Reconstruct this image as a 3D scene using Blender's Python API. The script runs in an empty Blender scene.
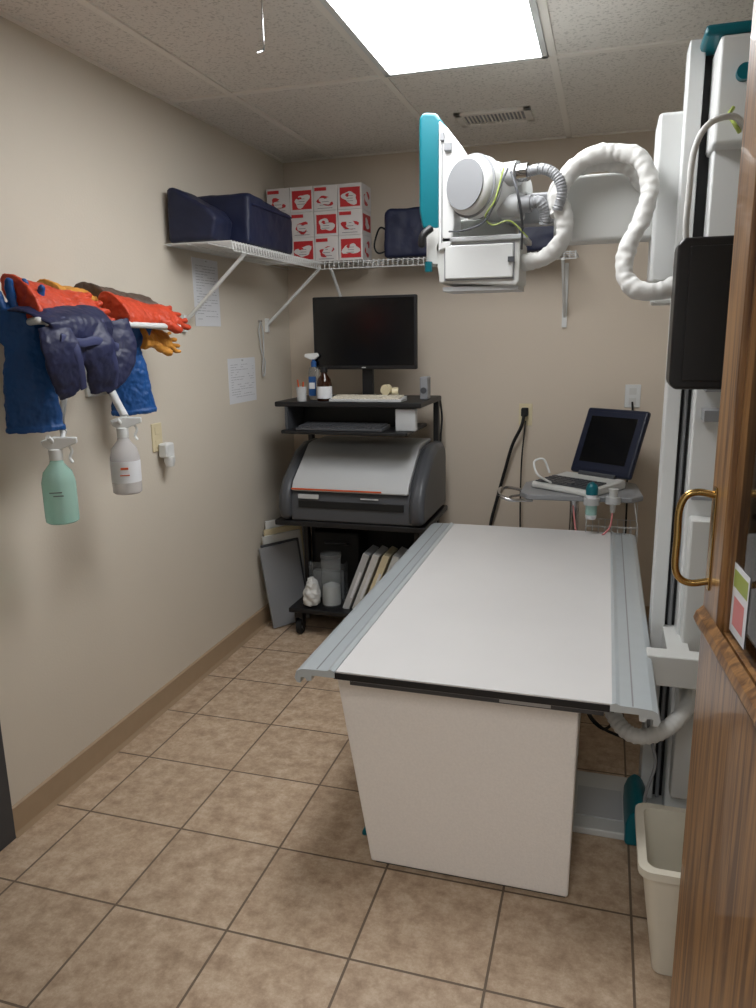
import bpy, math, random
from mathutils import Vector, Matrix
random.seed(4)
scn=bpy.context.scene
# ------------------------------------------------------------ materials
def srgb(r,g,b):
    f=lambda c:(c/255/12.92) if c/255<=0.04045 else ((c/255+0.055)/1.055)**2.4
    return (f(r),f(g),f(b),1)
def mat(name,col,rough=.5,metal=0,noise=0,nscale=20,bump=0,bscale=200,coat=0,trans=0,alpha=1,emit=0,ior=1.45):
    m=bpy.data.materials.new(name);m.use_nodes=True
    nt=m.node_tree;b=nt.nodes['Principled BSDF']
    c=srgb(*col)
    b.inputs['Base Color'].default_value=c
    b.inputs['Roughness'].default_value=rough
    b.inputs['Metallic'].default_value=metal
    b.inputs['Coat Weight'].default_value=coat
    b.inputs['Transmission Weight'].default_value=trans
    b.inputs['IOR'].default_value=ior
    if emit:
        b.inputs['Emission Color'].default_value=c
        b.inputs['Emission Strength'].default_value=emit
    tc=nt.nodes.new('ShaderNodeTexCoord')
    if noise:
        n=nt.nodes.new('ShaderNodeTexNoise');n.inputs['Scale'].default_value=nscale;n.inputs['Detail'].default_value=4
        nt.links.new(tc.outputs['Object'],n.inputs['Vector'])
        r=nt.nodes.new('ShaderNodeValToRGB')
        r.color_ramp.elements[0].position=.3;r.color_ramp.elements[1].position=.7
        r.color_ramp.elements[0].color=tuple(x*(1-noise) for x in c[:3])+(1,)
        r.color_ramp.elements[1].color=tuple(min(1,x*(1+noise)) for x in c[:3])+(1,)
        nt.links.new(n.outputs['Fac'],r.inputs['Fac']);nt.links.new(r.outputs['Color'],b.inputs['Base Color'])
    if bump:
        n2=nt.nodes.new('ShaderNodeTexNoise');n2.inputs['Scale'].default_value=bscale;n2.inputs['Detail'].default_value=3
        nt.links.new(tc.outputs['Object'],n2.inputs['Vector'])
        bp=nt.nodes.new('ShaderNodeBump');bp.inputs['Strength'].default_value=bump;bp.inputs['Distance'].default_value=.002
        nt.links.new(n2.outputs['Fac'],bp.inputs['Height']);nt.links.new(bp.outputs['Normal'],b.inputs['Normal'])
    return m
M={}
M['wall']=mat('wall_paint',(207,199,185),.6,noise=.02,nscale=2,bump=.25,bscale=120)
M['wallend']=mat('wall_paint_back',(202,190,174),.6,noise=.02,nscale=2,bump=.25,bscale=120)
M['basebd']=mat('vinyl_baseboard',(164,142,116),.45,noise=.03)
M['white']=mat('white_enamel',(212,214,213),.35,noise=.01,nscale=5)
M['white2']=mat('white_plastic',(200,201,198),.45)
M['tabletop']=mat('table_laminate',(208,207,206),.42,noise=.012,nscale=6)
M['pedestal']=mat('pedestal_texture_coat',(238,232,225),.55,noise=.03,nscale=150,bump=.4,bscale=300)
M['rail']=mat('rail_aluminium',(190,198,202),.3,metal=.35,noise=.02)
M['black']=mat('black_plastic',(22,22,24),.45)
M['blackg']=mat('black_matte_panel',(26,24,24),.4)
M['rub']=mat('black_rubber',(18,18,18),.7)
M['dgray']=mat('dark_gray_plastic',(72,74,78),.4,noise=.03)
M['gray']=mat('gray_plastic',(136,138,141),.4)
M['lgray']=mat('light_gray_plastic',(180,182,183),.45)
M['teal']=mat('teal_plastic',(0,96,108),.35)
M['navy']=mat('navy_vinyl',(26,32,58),.5,noise=.15,nscale=12,bump=.5,bscale=40)
M['navy2']=mat('navy_apron_vinyl',(32,37,70),.5,noise=.2,nscale=15,bump=.5,bscale=60)
M['navy3']=mat('navy_strap_webbing',(52,58,96),.6,noise=.1)
M['lid']=mat('navy_lid_plastic',(20,27,48),.4)
M['blue']=mat('blue_glove_vinyl',(18,74,136),.5,noise=.12,nscale=14,bump=.5,bscale=50)
M['red']=mat('orange_red_glove_vinyl',(190,64,34),.55,noise=.15,nscale=15,bump=.6,bscale=50)
M['yel']=mat('yellow_glove_leather',(206,142,56),.6,noise=.15,nscale=20,bump=.6,bscale=70)
M['brn']=mat('brown_cuff_vinyl',(88,72,62),.6,noise=.2,nscale=30,bump=.6,bscale=70)
M['cardw']=mat('carton_white',(206,202,200),.6,noise=.02)
M['cardr']=mat('carton_red',(182,44,48),.5,noise=.03)
M['paper']=mat('paper',(216,218,222),.7)
M['ink']=mat('printed_ink',(140,142,148),.7)
M['chrome']=mat('chrome',(190,190,192),.18,metal=1)
M['brass']=mat('brass',(168,138,84),.25,metal=1)
M['cream']=mat('cream_plate',(212,200,166),.4)
M['bin']=mat('bin_plastic',(212,206,190),.4,noise=.02)
M['jamb']=mat('gray_painted_steel',(118,116,114),.4,noise=.04)
M['jambd']=mat('dark_painted_steel',(62,64,68),.4,noise=.04)
M['hose']=mat('hose_sleeve',(206,206,203),.55,noise=.03,nscale=30,bump=.9,bscale=45)
M['grn']=mat('green_wire',(150,165,80),.4)
M['bottle']=mat('brown_glass',(46,22,10),.1)
M['orange']=mat('orange_stripe',(196,84,40),.5)
M['gridw']=mat('tbar_white',(228,224,216),.5)
M['blu2']=mat('blue_accent',(36,80,136),.4)
M['clear']=mat('clear_plastic',(236,240,242),.08,trans=.92,ior=1.12)
M['liqg']=mat('green_cleaner_liquid',(190,230,220),.2,trans=.55,ior=1.12)
M['liqc']=mat('clear_cleaner_liquid',(224,222,222),.2,trans=.5,ior=1.12)
M['pink']=mat('pink_print',(206,130,130),.6)
M['screen']=mat('screen_glass',(9,10,12),.18)
def glassmat():
    m=bpy.data.materials.new('door_glass');m.use_nodes=True;nt=m.node_tree
    nt.nodes.remove(nt.nodes['Principled BSDF']);o=nt.nodes['Material Output']
    t=nt.nodes.new('ShaderNodeBsdfTransparent');t.inputs[0].default_value=(.9,.93,.92,1)
    g=nt.nodes.new('ShaderNodeBsdfGlossy');g.inputs['Roughness'].default_value=.03
    f=nt.nodes.new('ShaderNodeFresnel');f.inputs[0].default_value=1.5
    x=nt.nodes.new('ShaderNodeMixShader')
    nt.links.new(f.outputs[0],x.inputs[0]);nt.links.new(t.outputs[0],x.inputs[1]);nt.links.new(g.outputs[0],x.inputs[2])
    nt.links.new(x.outputs[0],o.inputs[0]);return m
M['glass']=glassmat()
def tilemat():
    m=bpy.data.materials.new('floor_tile');m.use_nodes=True;nt=m.node_tree;b=nt.nodes['Principled BSDF']
    N=nt.nodes.new;L=nt.links.new
    tc=N('ShaderNodeTexCoord');mp=N('ShaderNodeMapping');mp.inputs['Location'].default_value=(-.148,-.13,0)
    L(tc.outputs['Object'],mp.inputs['Vector'])
    br=N('ShaderNodeTexBrick');br.offset=0;br.squash=1
    for k,v in (('Scale',1),('Mortar Size',.0035),('Mortar Smooth',.1),('Bias',0),('Brick Width',.34),('Row Height',.34)):
        br.inputs[k].default_value=v
    br.inputs['Color1'].default_value=(.45,.45,.45,1);br.inputs['Color2'].default_value=(.55,.55,.55,1);br.inputs['Mortar'].default_value=(.5,.5,.5,1)
    L(mp.outputs[0],br.inputs['Vector'])
    n=N('ShaderNodeTexNoise');n.inputs['Scale'].default_value=17;n.inputs['Detail'].default_value=12;n.inputs['Roughness'].default_value=.78
    L(tc.outputs['Object'],n.inputs['Vector'])
    r=N('ShaderNodeValToRGB');e=r.color_ramp.elements
    e[0].position=.34;e[0].color=srgb(150,126,104);e[1].position=.66;e[1].color=srgb(206,188,166)
    e2=r.color_ramp.elements.new(.5);e2.color=srgb(182,159,134)
    L(n.outputs['Fac'],r.inputs['Fac'])
    mx=N('ShaderNodeMix');mx.data_type='RGBA';mx.blend_type='OVERLAY';mx.inputs['Factor'].default_value=.5
    L(r.outputs[0],mx.inputs['A']);L(br.outputs['Color'],mx.inputs['B'])
    m2=N('ShaderNodeMix');m2.data_type='RGBA'
    L(br.outputs['Fac'],m2.inputs['Factor']);L(mx.outputs['Result'],m2.inputs['A']);m2.inputs['B'].default_value=srgb(106,90,75)
    L(m2.outputs['Result'],b.inputs['Base Color'])
    b.inputs['Roughness'].default_value=.42
    bp=N('ShaderNodeBump');bp.inputs['Strength'].default_value=.5;bp.inputs['Distance'].default_value=.002;bp.invert=True
    L(br.outputs['Fac'],bp.inputs['Height'])
    b2=N('ShaderNodeBump');b2.inputs['Strength'].default_value=.25;b2.inputs['Distance'].default_value=.002
    L(n.outputs['Fac'],b2.inputs['Height']);L(bp.outputs[0],b2.inputs['Normal']);L(b2.outputs[0],b.inputs['Normal'])
    return m
M['tile']=tilemat()
def ceilmat():
    m=bpy.data.materials.new('acoustic_tile');m.use_nodes=True;nt=m.node_tree;b=nt.nodes['Principled BSDF']
    N=nt.nodes.new;L=nt.links.new
    tc=N('ShaderNodeTexCoord');n=N('ShaderNodeTexNoise');n.inputs['Scale'].default_value=110;n.inputs['Detail'].default_value=3
    L(tc.outputs['Object'],n.inputs['Vector'])
    r=N('ShaderNodeValToRGB');e=r.color_ramp.elements
    e[0].position=.34;e[0].color=srgb(190,186,179);e[1].position=.46;e[1].color=srgb(222,218,211)
    L(n.outputs['Fac'],r.inputs['Fac']);L(r.outputs[0],b.inputs['Base Color']);b.inputs['Roughness'].default_value=.85
    bp=N('ShaderNodeBump');bp.inputs['Strength'].default_value=.25;bp.inputs['Distance'].default_value=.002
    L(n.outputs['Fac'],bp.inputs['Height']);L(bp.outputs[0],b.inputs['Normal']);return m
M['ceil']=ceilmat()
def woodmat():
    m=bpy.data.materials.new('oak_wood');m.use_nodes=True;nt=m.node_tree;b=nt.nodes['Principled BSDF']
    N=nt.nodes.new;L=nt.links.new
    tc=N('ShaderNodeTexCoord');mp=N('ShaderNodeMapping');mp.inputs['Scale'].default_value=(34,34,1.5)
    L(tc.outputs['Object'],mp.inputs['Vector'])
    n=N('ShaderNodeTexNoise');n.inputs['Scale'].default_value=1.7;n.inputs['Detail'].default_value=8;n.inputs['Distortion'].default_value=.7
    L(mp.outputs[0],n.inputs['Vector'])
    r=N('ShaderNodeValToRGB');e=r.color_ramp.elements
    e[0].position=.36;e[0].color=srgb(92,60,32);e[1].position=.62;e[1].color=srgb(156,114,68)
    L(n.outputs['Fac'],r.inputs['Fac']);L(r.outputs[0],b.inputs['Base Color']);b.inputs['Roughness'].default_value=.38
    b.inputs['Coat Weight'].default_value=.3
    return m
M['wood']=woodmat()
def lensmat(nm,st):
    m=bpy.data.materials.new(nm);m.use_nodes=True;nt=m.node_tree
    nt.nodes.remove(nt.nodes['Principled BSDF']);o=nt.nodes['Material Output']
    e=nt.nodes.new('ShaderNodeEmission');e.inputs[0].default_value=(.985,.99,1,1);e.inputs[1].default_value=st
    nt.links.new(e.outputs[0],o.inputs[0]);return m
M['lens']=lensmat('troffer_lens',17)
M['lens2']=lensmat('hall_troffer_lens',12)
# ------------------------------------------------------------ builders
XF=None
class Grp:
    def __init__(s,name,loc=(0,0,0),rotz=None,rot=None):
        s.e=bpy.data.objects.new(name,None);s.e.empty_display_size=.05
        scn.collection.objects.link(s.e);s.e.location=loc
        s.local=rotz is not None or rot is not None
        if rotz is not None:s.e.rotation_euler=(0,0,rotz)
        if rot is not None:s.e.rotation_euler=rot
        s.off=Vector((0,0,0)) if s.local else Vector(loc)
def mk(name,vs,fs,m,g=None,smooth=False,bevel=0,seg=2,solid=0,sub=0):
    me=bpy.data.meshes.new(name)
    off=g.off if g else Vector((0,0,0))
    if XF:vs=[XF(Vector(v)) for v in vs]
    me.from_pydata([tuple(Vector(v)-off) for v in vs],[],fs);me.update()
    import bmesh
    bm=bmesh.new();bm.from_mesh(me);bmesh.ops.recalc_face_normals(bm,faces=bm.faces);bm.to_mesh(me);bm.free()
    ob=bpy.data.objects.new(name,me);scn.collection.objects.link(ob)
    me.materials.append(M[m] if isinstance(m,str) else m)
    if g:ob.parent=g.e
    if smooth or bevel:
        for p in me.polygons:p.use_smooth=True
    if bevel:
        x=ob.modifiers.new('b','BEVEL');x.width=bevel;x.segments=seg;x.limit_method='ANGLE';x.angle_limit=.6
        x.harden_normals=True
    elif smooth:
        x=ob.modifiers.new('e','EDGE_SPLIT');x.split_angle=.8
    return ob
def bx(x0,x1,y0,y1,z0,z1):
    v=[(x,y,z) for z in(z0,z1) for y in(y0,y1) for x in(x0,x1)]
    f=[(0,2,3,1),(4,5,7,6),(0,1,5,4),(2,6,7,3),(0,4,6,2),(1,3,7,5)]
    return v,f
def box(name,x0,x1,y0,y1,z0,z1,m,g=None,bevel=0,seg=2):
    v,f=bx(x0,x1,y0,y1,z0,z1);return mk(name,v,f,m,g,bevel=bevel,seg=seg)
def comb(parts):
    V=[];F=[]
    for v,f in parts:
        o=len(V);V+=list(v);F+=[tuple(i+o for i in q) for q in f]
    return V,F
def boxes(name,lst,m,g=None,bevel=0):
    v,f=comb([bx(*b) for b in lst]);return mk(name,v,f,m,g,bevel=bevel)
def prism(name,pts,ax,a,b,m,g=None,bevel=0,seg=2,smooth=False):
    def P(p,t):
        if ax=='x':return(t,p[0],p[1])
        if ax=='y':return(p[0],t,p[1])
        return(p[0],p[1],t)
    n=len(pts);v=[P(p,a) for p in pts]+[P(p,b) for p in pts]
    f=[tuple(range(n))[::-1],tuple(range(n,2*n))]+[(i,(i+1)%n,(i+1)%n+n,i+n) for i in range(n)]
    return mk(name,v,f,m,g,bevel=bevel,seg=seg,smooth=smooth)
def cylg(p0,p1,r,r2=None,n=16):
    p0=Vector(p0);p1=Vector(p1);r2=r if r2 is None else r2
    t=(p1-p0).normalized();a=t.orthogonal().normalized();b=t.cross(a)
    v=[];
    for p,rr in((p0,r),(p1,r2)):
        for i in range(n):
            w=2*math.pi*i/n;v.append(p+a*rr*math.cos(w)+b*rr*math.sin(w))
    f=[tuple(range(n))[::-1],tuple(range(n,2*n))]+[(i,(i+1)%n,(i+1)%n+n,i+n) for i in range(n)]
    return v,f
def cyl(name,p0,p1,r,m,g=None,r2=None,n=28,bevel=0):
    v,f=cylg(p0,p1,r,r2,n);return mk(name,v,f,m,g,smooth=True,bevel=bevel)
def rods(name,lst,r,m,g=None,n=6):
    v,f=comb([cylg(a,b,r,n=n) for a,b in lst]);return mk(name,v,f,m,g,smooth=True)
def cr(pts,k):
    P=[Vector(p) for p in pts];P=[P[0]*2-P[1]]+P+[P[-1]*2-P[-2]];o=[]
    for i in range(1,len(P)-2):
        a,b,c,d=P[i-1:i+3]
        for j in range(k):
            t=j/k;o.append((.5*((2*b)+(c-a)*t+(2*a-5*b+4*c-d)*t*t+(3*b-a-3*c+d)*t**3),i-1+t))
    o.append((P[-2],len(P)-3));return o
def sweepg(pts,rad,n=12,k=8,ridge=0,pitch=.02,flat=1,up=None,cap_round=False,wob=0):
    S=cr(pts,k)
    def R(t):
        if not isinstance(rad,(list,tuple)):return rad
        i=min(int(t),len(rad)-2);f=t-i;f=f*f*(3-2*f);return rad[i]*(1-f)+rad[i+1]*f
    V=[];F=[];s=0;prev=None;N0=None
    for i,(p,t) in enumerate(S):
        T=(S[min(i+1,len(S)-1)][0]-S[max(i-1,0)][0]).normalized()
        if i:s+=(p-S[i-1][0]).length
        if up is not None:
            u=Vector(up);N0=(u-T*u.dot(T)).normalized()
        elif N0 is None:N0=T.orthogonal().normalized()
        else:N0=(N0-T*N0.dot(T)).normalized()
        B=T.cross(N0);r=R(t)
        if ridge:r+=ridge*math.sin(2*math.pi*s/pitch)
        if cap_round:
            if i==0 or i==len(S)-1:r*=.45
        for j in range(n):
            w=2*math.pi*j/n
            q=r+(wob*(math.sin(61*s+2*w)+.7*math.sin(143*s+3*w+1)+.5*math.sin(230*s-w)) if wob else 0)
            V.append(p+N0*q*flat*math.sin(w)+B*q*math.cos(w))
    L=len(S)
    for i in range(L-1):
        for j in range(n):F.append((i*n+j,i*n+(j+1)%n,(i+1)*n+(j+1)%n,(i+1)*n+j))
    F.append(tuple(range(n))[::-1]);F.append(tuple(range((L-1)*n,L*n)))
    return V,F
def sweep(name,pts,rad,m,g=None,**kw):
    v,f=sweepg(pts,rad,**kw);return mk(name,v,f,m,g,smooth=True)
def lathe(name,prof,c,m,g=None,n=28,ax=(0,0,1)):
    V=[];F=[];A=Vector(ax).normalized();a=A.orthogonal().normalized();b=A.cross(a);c=Vector(c)
    for r,z in prof:
        for i in range(n):
            w=2*math.pi*i/n;V.append(c+A*z+(a*math.cos(w)+b*math.sin(w))*max(r,.0004))
    for i in range(len(prof)-1):
        for j in range(n):F.append((i*n+j,i*n+(j+1)%n,(i+1)*n+(j+1)%n,(i+1)*n+j))
    F.append(tuple(range(n))[::-1]);F.append(tuple(range((len(prof)-1)*n,len(prof)*n)))
    return mk(name,V,F,m,g,smooth=True)
# ------------------------------------------------------------ room
W=2.55;D=4.0;H=2.44
box('floor',-.1,W+.1,-1.4,D+.1,-.06,0,'tile')
box('ceiling',-.1,W+.1,-1.4,D+.1,H,H+.06,'ceil')
box('wall_left',-.1,0,-1.4,D+.1,0,H,'wall')
box('wall_back',0,W,D,D+.1,0,H,'wallend')
box('wall_right',W,W+.1,-1.4,D+.1,0,H,'wall')
v,f=comb([bx(0,.995,.43,.57,0,H),bx(2.06,W,.43,.57,0,H),bx(.995,2.06,.43,.57,2.12,H)])
mk('wall_front',v,f,'wall')
prism('baseboard_left',[(0,0),(.016,0),(.008,.015),(.007,.098),(0,.104)],'y',1.65,D,'basebd')
prism('baseboard_back',[(D,0),(D-.016,0),(D-.008,.015),(D-.007,.098),(D,.104)],'x',.008,W,'basebd')
v,f=comb([bx(.995,1.035,.41,.59,0,2.12),bx(2.02,2.06,.41,.59,0,2.12),bx(.995,2.06,.41,.59,2.08,2.12)])
mk('trim_1',v,f,'jamb',bevel=.004)
v,f=comb([bx(0,.012,1.58,1.65,0,2.1),bx(0,.012,.70,.77,0,2.1),bx(0,.012,.70,1.65,2.1,2.16)])
mk('trim_2',v,f,'jambd',bevel=.003)
g=Grp('door_2',(0,1.19,0));box('leaf',.0,.009,.77,1.58,.01,2.1,'jamb',g);cyl('knob',(.009,1.50,1),(.06,1.50,1),.025,'chrome',g)
# ceiling grid
gr=[]
for x in(.28,.89,1.49,2.10):gr.append((x-.0125,x+.0125,.57,D,H-.006,H))
for y in(1.65,2.87):gr.append((0,W,y-.0125,y+.0125,H-.0065,H))
gr+=[(0,.02,.57,D,H-.006,H),(0,W,D-.02,D,H-.006,H)]
boxes('trim_3',gr,'gridw')
g=Grp('ceiling_light_troffer',(1.19,2.26,H))
boxes('frame',[(.905,.925,1.665,2.855,H-.012,H-.001),(1.455,1.475,1.665,2.855,H-.012,H-.001),(.905,1.475,1.665,1.685,H-.012,H-.001),(.905,1.475,2.835,2.855,H-.012,H-.001)],'white',g)
box('prismatic_lens',.925,1.455,1.685,2.835,H-.009,H-.002,'lens',g)
g=Grp('ceiling_light_troffer',(1.5,-.5,H))
boxes('frame',[(1.2,1.22,-1.1,.1,H-.012,H-.001),(1.78,1.8,-1.1,.1,H-.012,H-.001)],'white',g)
box('prismatic_lens',1.22,1.78,-1.08,.08,H-.009,H-.002,'lens2',g)
g=Grp('ceiling_vent',(1.19,3.52,H))
boxes('frame',[(1.04,1.36,3.42,3.45,H-.012,H),(1.04,1.36,3.59,3.62,H-.012,H),(1.04,1.07,3.42,3.62,H-.012,H),(1.33,1.36,3.42,3.62,H-.012,H)],'gridw',g,bevel=.002)
sl_=[]
for i in range(16):
    x=1.075+i*.016;sl_.append(((x,3.455,H-.009),(x,3.585,H-.009)))
rods('louvers',sl_,.0035,'gridw',g)
box('duct_opening',1.06,1.34,3.445,3.595,H-.004,H-.001,'gray',g)
g=Grp('ceiling_hook',(.77,2.05,H))
sweep('wire',[(.78,2.08,H),(.78,2.08,H-.05),(.78,2.08,H-.12),(.775,2.09,H-.15),(.76,2.08,H-.16)],.002,'chrome',g,n=6)
# ------------------------------------------------------------ exam table
g=Grp('xray_exam_table',(1.4,2.55,0))
box('tabletop',1.06,1.767,1.742,3.40,.644,.65,'tabletop',g,bevel=.002)
box('tabletop_core',1.06,1.767,1.75,3.39,.622,.644,'tabletop',g)
box('front_edge_trim',1.055,1.772,1.741,1.751,.627,.6435,'black',g)
rl=[(1.058,.648),(1.045,.653),(1.035,.648),(.99,.647),(.962,.645),(.948,.638),(.942,.618),(.948,.606),(.958,.604),(.960,.622),(.972,.622),(.978,.612),(.99,.614),(.992,.630),(1.058,.630)]
prism('rail_left',rl,'y',1.74,3.405,'rail',g)
prism('rail_right',[(2.820-x,z) for x,z in rl][::-1],'y',1.74,3.405,'rail',g)
boxes('rail_grooves',[(1.004,1.008,1.745,3.40,.6465,.6478),(1.812,1.816,1.745,3.40,.6465,.6478)],'gray',g)
box('subframe',1.08,1.75,1.80,3.36,.585,.622,'dgray',g)
box('rating_plate',1.49,1.62,1.795,1.80,.59,.612,'lgray',g)
prism('pedestal',[(1.119,.012),(1.683,.012),(1.69,.60),(1.025,.60)],'y',1.835,3.05,'pedestal',g,bevel=.006)
box('plinth',1.13,1.675,1.85,3.04,0,.014,'dgray',g)
g=Grp('foot_pedal',(1.07,2.05,0))
prism('shell',[(1.05,0),(1.115,0),(1.115,.04),(1.075,.035),(1.055,.02)],'y',1.95,2.09,'teal',g,bevel=.008)
box('pad',1.065,1.10,1.97,2.07,.036,.042,'rub',g)
# ------------------------------------------------------------ x-ray column and tube
g=Grp('xray_tube_stand',(1.95,2.35,0))
box('column_rail',1.885,1.925,2.34,2.44,.03,2.27,'white',g,bevel=.004)
box('column_slot',1.925,1.955,2.37,2.44,.03,2.24,'black',g)
box('column_body',1.955,2.22,2.28,2.44,.03,2.2,'white',g,bevel=.006)
box('column_cap',1.91,2.24,2.22,2.46,2.235,2.262,'teal',g,bevel=.010)
box('column_head',1.945,2.23,2.22,2.44,1.98,2.235,'white',g,bevel=.012)
cyl('head_knob_1',(2.005,2.195,2.14),(2.005,2.221,2.14),.019,'teal',g)
cyl('head_knob_2',(2.075,2.195,2.14),(2.075,2.221,2.14),.019,'gray',g)
cyl('slot_cable',(1.94,2.36,.03),(1.94,2.36,1.7),.006,'gray',g,n=8)
box('carriage',1.822,1.91,2.42,2.60,1.66,2.12,'white',g,bevel=.012,seg=3)
box('carriage_lower',1.835,1.90,2.42,2.58,1.60,1.66,'white2',g,bevel=.008)
box('arm',1.54,1.83,2.46,2.57,1.79,1.98,'white2',g,bevel=.012,seg=3)
box('arm_neck',1.40,1.55,2.47,2.55,1.85,1.94,'gray',g,bevel=.01)
box('base_plate',1.67,2.2,2.14,2.46,0,.025,'white2',g,bevel=.006)
box('base_slot',1.69,1.83,2.20,2.36,.0255,.029,'lgray',g)
prism('base_cap',[(1.835,.0),(1.90,0),(1.90,.08),(1.885,.11),(1.865,.12),(1.845,.10),(1.835,.07)],'y',2.12,2.34,'teal',g,bevel=.01)
box('bracket_horizontal',1.86,2.02,2.06,2.12,.56,.65,'white2',g,bevel=.005)
box('bracket_link',1.92,1.98,2.10,2.36,.57,.63,'white2',g)
box('lower_cover',1.965,2.2,2.22,2.29,.12,1.0,'white2',g,bevel=.006)
boxes('cover_fittings',[(1.975,2.03,2.205,2.28,1.28,1.31),(1.975,2.02,2.21,2.28,1.36,1.40),(1.965,2.2,2.262,2.284,1.05,1.06)],'gray',g)
# control panel on the tube head
XF=lambda v:v+Vector((.010,.15,0))
prism('panel_teal',[(1.132,1.845),(1.19,1.835),(1.19,2.155),(1.175,2.175),(1.135,2.18),(1.122,2.165),(1.122,1.90)],'y',2.26,2.48,'teal',g,bevel=.010,seg=3)
prism('panel_white',[(1.186,1.775),(1.225,1.785),(1.236,1.85),(1.238,2.09),(1.215,2.125),(1.186,2.150)],'y',2.25,2.49,'white',g,bevel=.006,seg=3)
boxes('panel_seam',[(1.196,1.199,2.247,2.251,1.80,2.13)],'gray',g)
boxes('panel_knobs',[(1.205,1.228,2.238,2.255,2.06,2.085),(1.192,1.205,2.24,2.255,2.09,2.115)],'gray',g,bevel=.003)
box('panel_lower_bracket',1.145,1.19,2.26,2.32,1.735,1.85,'white2',g,bevel=.006)
sweep('panel_grip',[(1.17,2.235,1.845),(1.145,2.22,1.82),(1.14,2.22,1.785)],.012,'black',g,cap_round=True)
cyl('panel_switch',(1.155,2.25,1.715),(1.155,2.25,1.745),.012,'teal',g)
XF=lambda v:v+Vector((-.018,.15,0))
TC=(1.308,2.22,1.957);TA=(.52,.84,-.05)
lathe('tube_housing',[(.0,-.012),(.06,-.012),(.079,-.004),(.084,.006),(.084,.02),(.090,.021),(.090,.05),(.084,.052),(.084,.20),(.078,.215),(0,.22)],TC,'white',g,n=40,ax=TA)
lathe('tube_end_ring',[(.068,-.0135),(.072,-.0135),(.072,-.009),(.068,-.009)],TC,'gray',g,n=40,ax=TA)
lathe('tube_flange_seam',[(.0845,.0185),(.0915,.0188),(.0915,.0205),(.0845,.0205)],TC,'gray',g,n=40,ax=TA)
lathe('tube_band_seam',[(.0845,.051),(.0912,.0515),(.0912,.053),(.0845,.0535)],TC,'gray',g,n=40,ax=TA)
box('tube_junction_box',1.40,1.47,2.28,2.42,1.86,2.01,'white2',g,bevel=.01)
cyl('cable_receptacle_1',(1.40,2.27,1.985),(1.455,2.25,1.985),.034,'lgray',g)
cyl('cable_receptacle_2',(1.40,2.29,1.90),(1.465,2.27,1.90),.034,'lgray',g)
cyl('receptacle_nut_1',(1.455,2.25,1.985),(1.485,2.243,1.985),.026,'chrome',g,n=8)
cyl('receptacle_nut_2',(1.465,2.27,1.90),(1.495,2.263,1.90),.026,'gray',g,n=8)
sweep('elbow_1',[(1.48,2.243,1.985),(1.53,2.22,1.985),(1.57,2.21,1.96),(1.585,2.21,1.92),(1.575,2.22,1.87)],.015,'gray',g,ridge=.0012,pitch=.008,k=16)
sweep('elbow_2',[(1.49,2.263,1.90),(1.52,2.25,1.90),(1.535,2.26,1.87),(1.535,2.27,1.84)],.017,'gray',g,ridge=.0012,pitch=.008,k=14)
boxes('tube_yoke',[(1.255,1.44,2.36,2.44,1.80,1.88),(1.37,1.43,2.36,2.47,1.86,1.94)],'white2',g,bevel=.008)
prism('collimator_body',[(1.205,1.805),(1.20,1.79),(1.215,1.68),(1.455,1.665),(1.465,1.68),(1.465,1.80)],'y',2.26,2.46,'white2',g,bevel=.006)
boxes('collimator_face_gap',[(1.231,1.449,2.258,2.2605,1.686,1.794)],'gray',g)
box('collimator_face',1.235,1.445,2.250,2.262,1.69,1.79,'white',g,bevel=.004)
box('collimator_top_plate',1.225,1.48,2.25,2.46,1.80,1.815,'lgray',g,bevel=.003)
box('collimator_rail',1.225,1.46,2.27,2.44,1.655,1.668,'lgray',g)
boxes('collimator_buttons',[(1.43,1.45,2.244,2.252,1.735,1.75)],'dgray',g)
sweep('tube_wire_1',[(1.43,2.20,1.99),(1.41,2.17,1.93),(1.39,2.18,1.88),(1.36,2.18,1.84),(1.30,2.20,1.825),(1.25,2.24,1.83)],.003,'dgray',g,n=6)
sweep('tube_wire_2',[(1.44,2.20,1.98),(1.465,2.17,1.91),(1.475,2.2,1.84),(1.47,2.25,1.77)],.004,'dgray',g,n=6)
sweep('tube_wire_3',[(1.42,2.19,1.99),(1.40,2.16,1.90),(1.37,2.18,1.86),(1.39,2.19,1.835),(1.44,2.2,1.845),(1.49,2.22,1.80)],.0022,'grn',g,n=6)
XF=None
A=[(1.455,2.46,1.735),(1.52,2.42,1.745),(1.570,2.40,1.79),(1.575,2.39,1.85),(1.558,2.38,1.91),(1.585,2.38,1.97),(1.64,2.38,2.01),(1.71,2.38,2.015),(1.775,2.36,1.99),(1.805,2.34,1.915),(1.79,2.32,1.83),(1.755,2.30,1.75),(1.75,2.29,1.68),(1.785,2.27,1.635),(1.85,2.27,1.63),(1.91,2.30,1.66)]
sweep('cable_hose_1',A,.025,'hose',g,ridge=.0004,pitch=.021,k=24,n=20,wob=.0013,flat=.9)
B=[(1.555,2.40,1.86),(1.548,2.42,1.93),(1.59,2.43,1.985),(1.67,2.43,2.0),(1.745,2.43,1.985),(1.79,2.45,1.94),(1.84,2.47,1.90)]
sweep('cable_hose_2',B,.023,'hose',g,ridge=.0004,pitch=.021,k=24,n=20,wob=.0013)
sweep('column_cable',[(2.02,2.21,2.0),(1.98,2.12,2.02),(1.92,2.08,2.0),(1.89,2.07,1.94),(1.885,2.07,1.84),(1.885,2.08,1.76),(1.90,2.10,1.70),(1.93,2.14,1.66)],.0075,'hose',g,n=10)
sweep('green_wire',[(1.985,2.20,2.06),(1.975,2.18,2.04),(1.985,2.16,2.015),(2.0,2.17,1.995)],.005,'grn',g,n=6)
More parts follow.
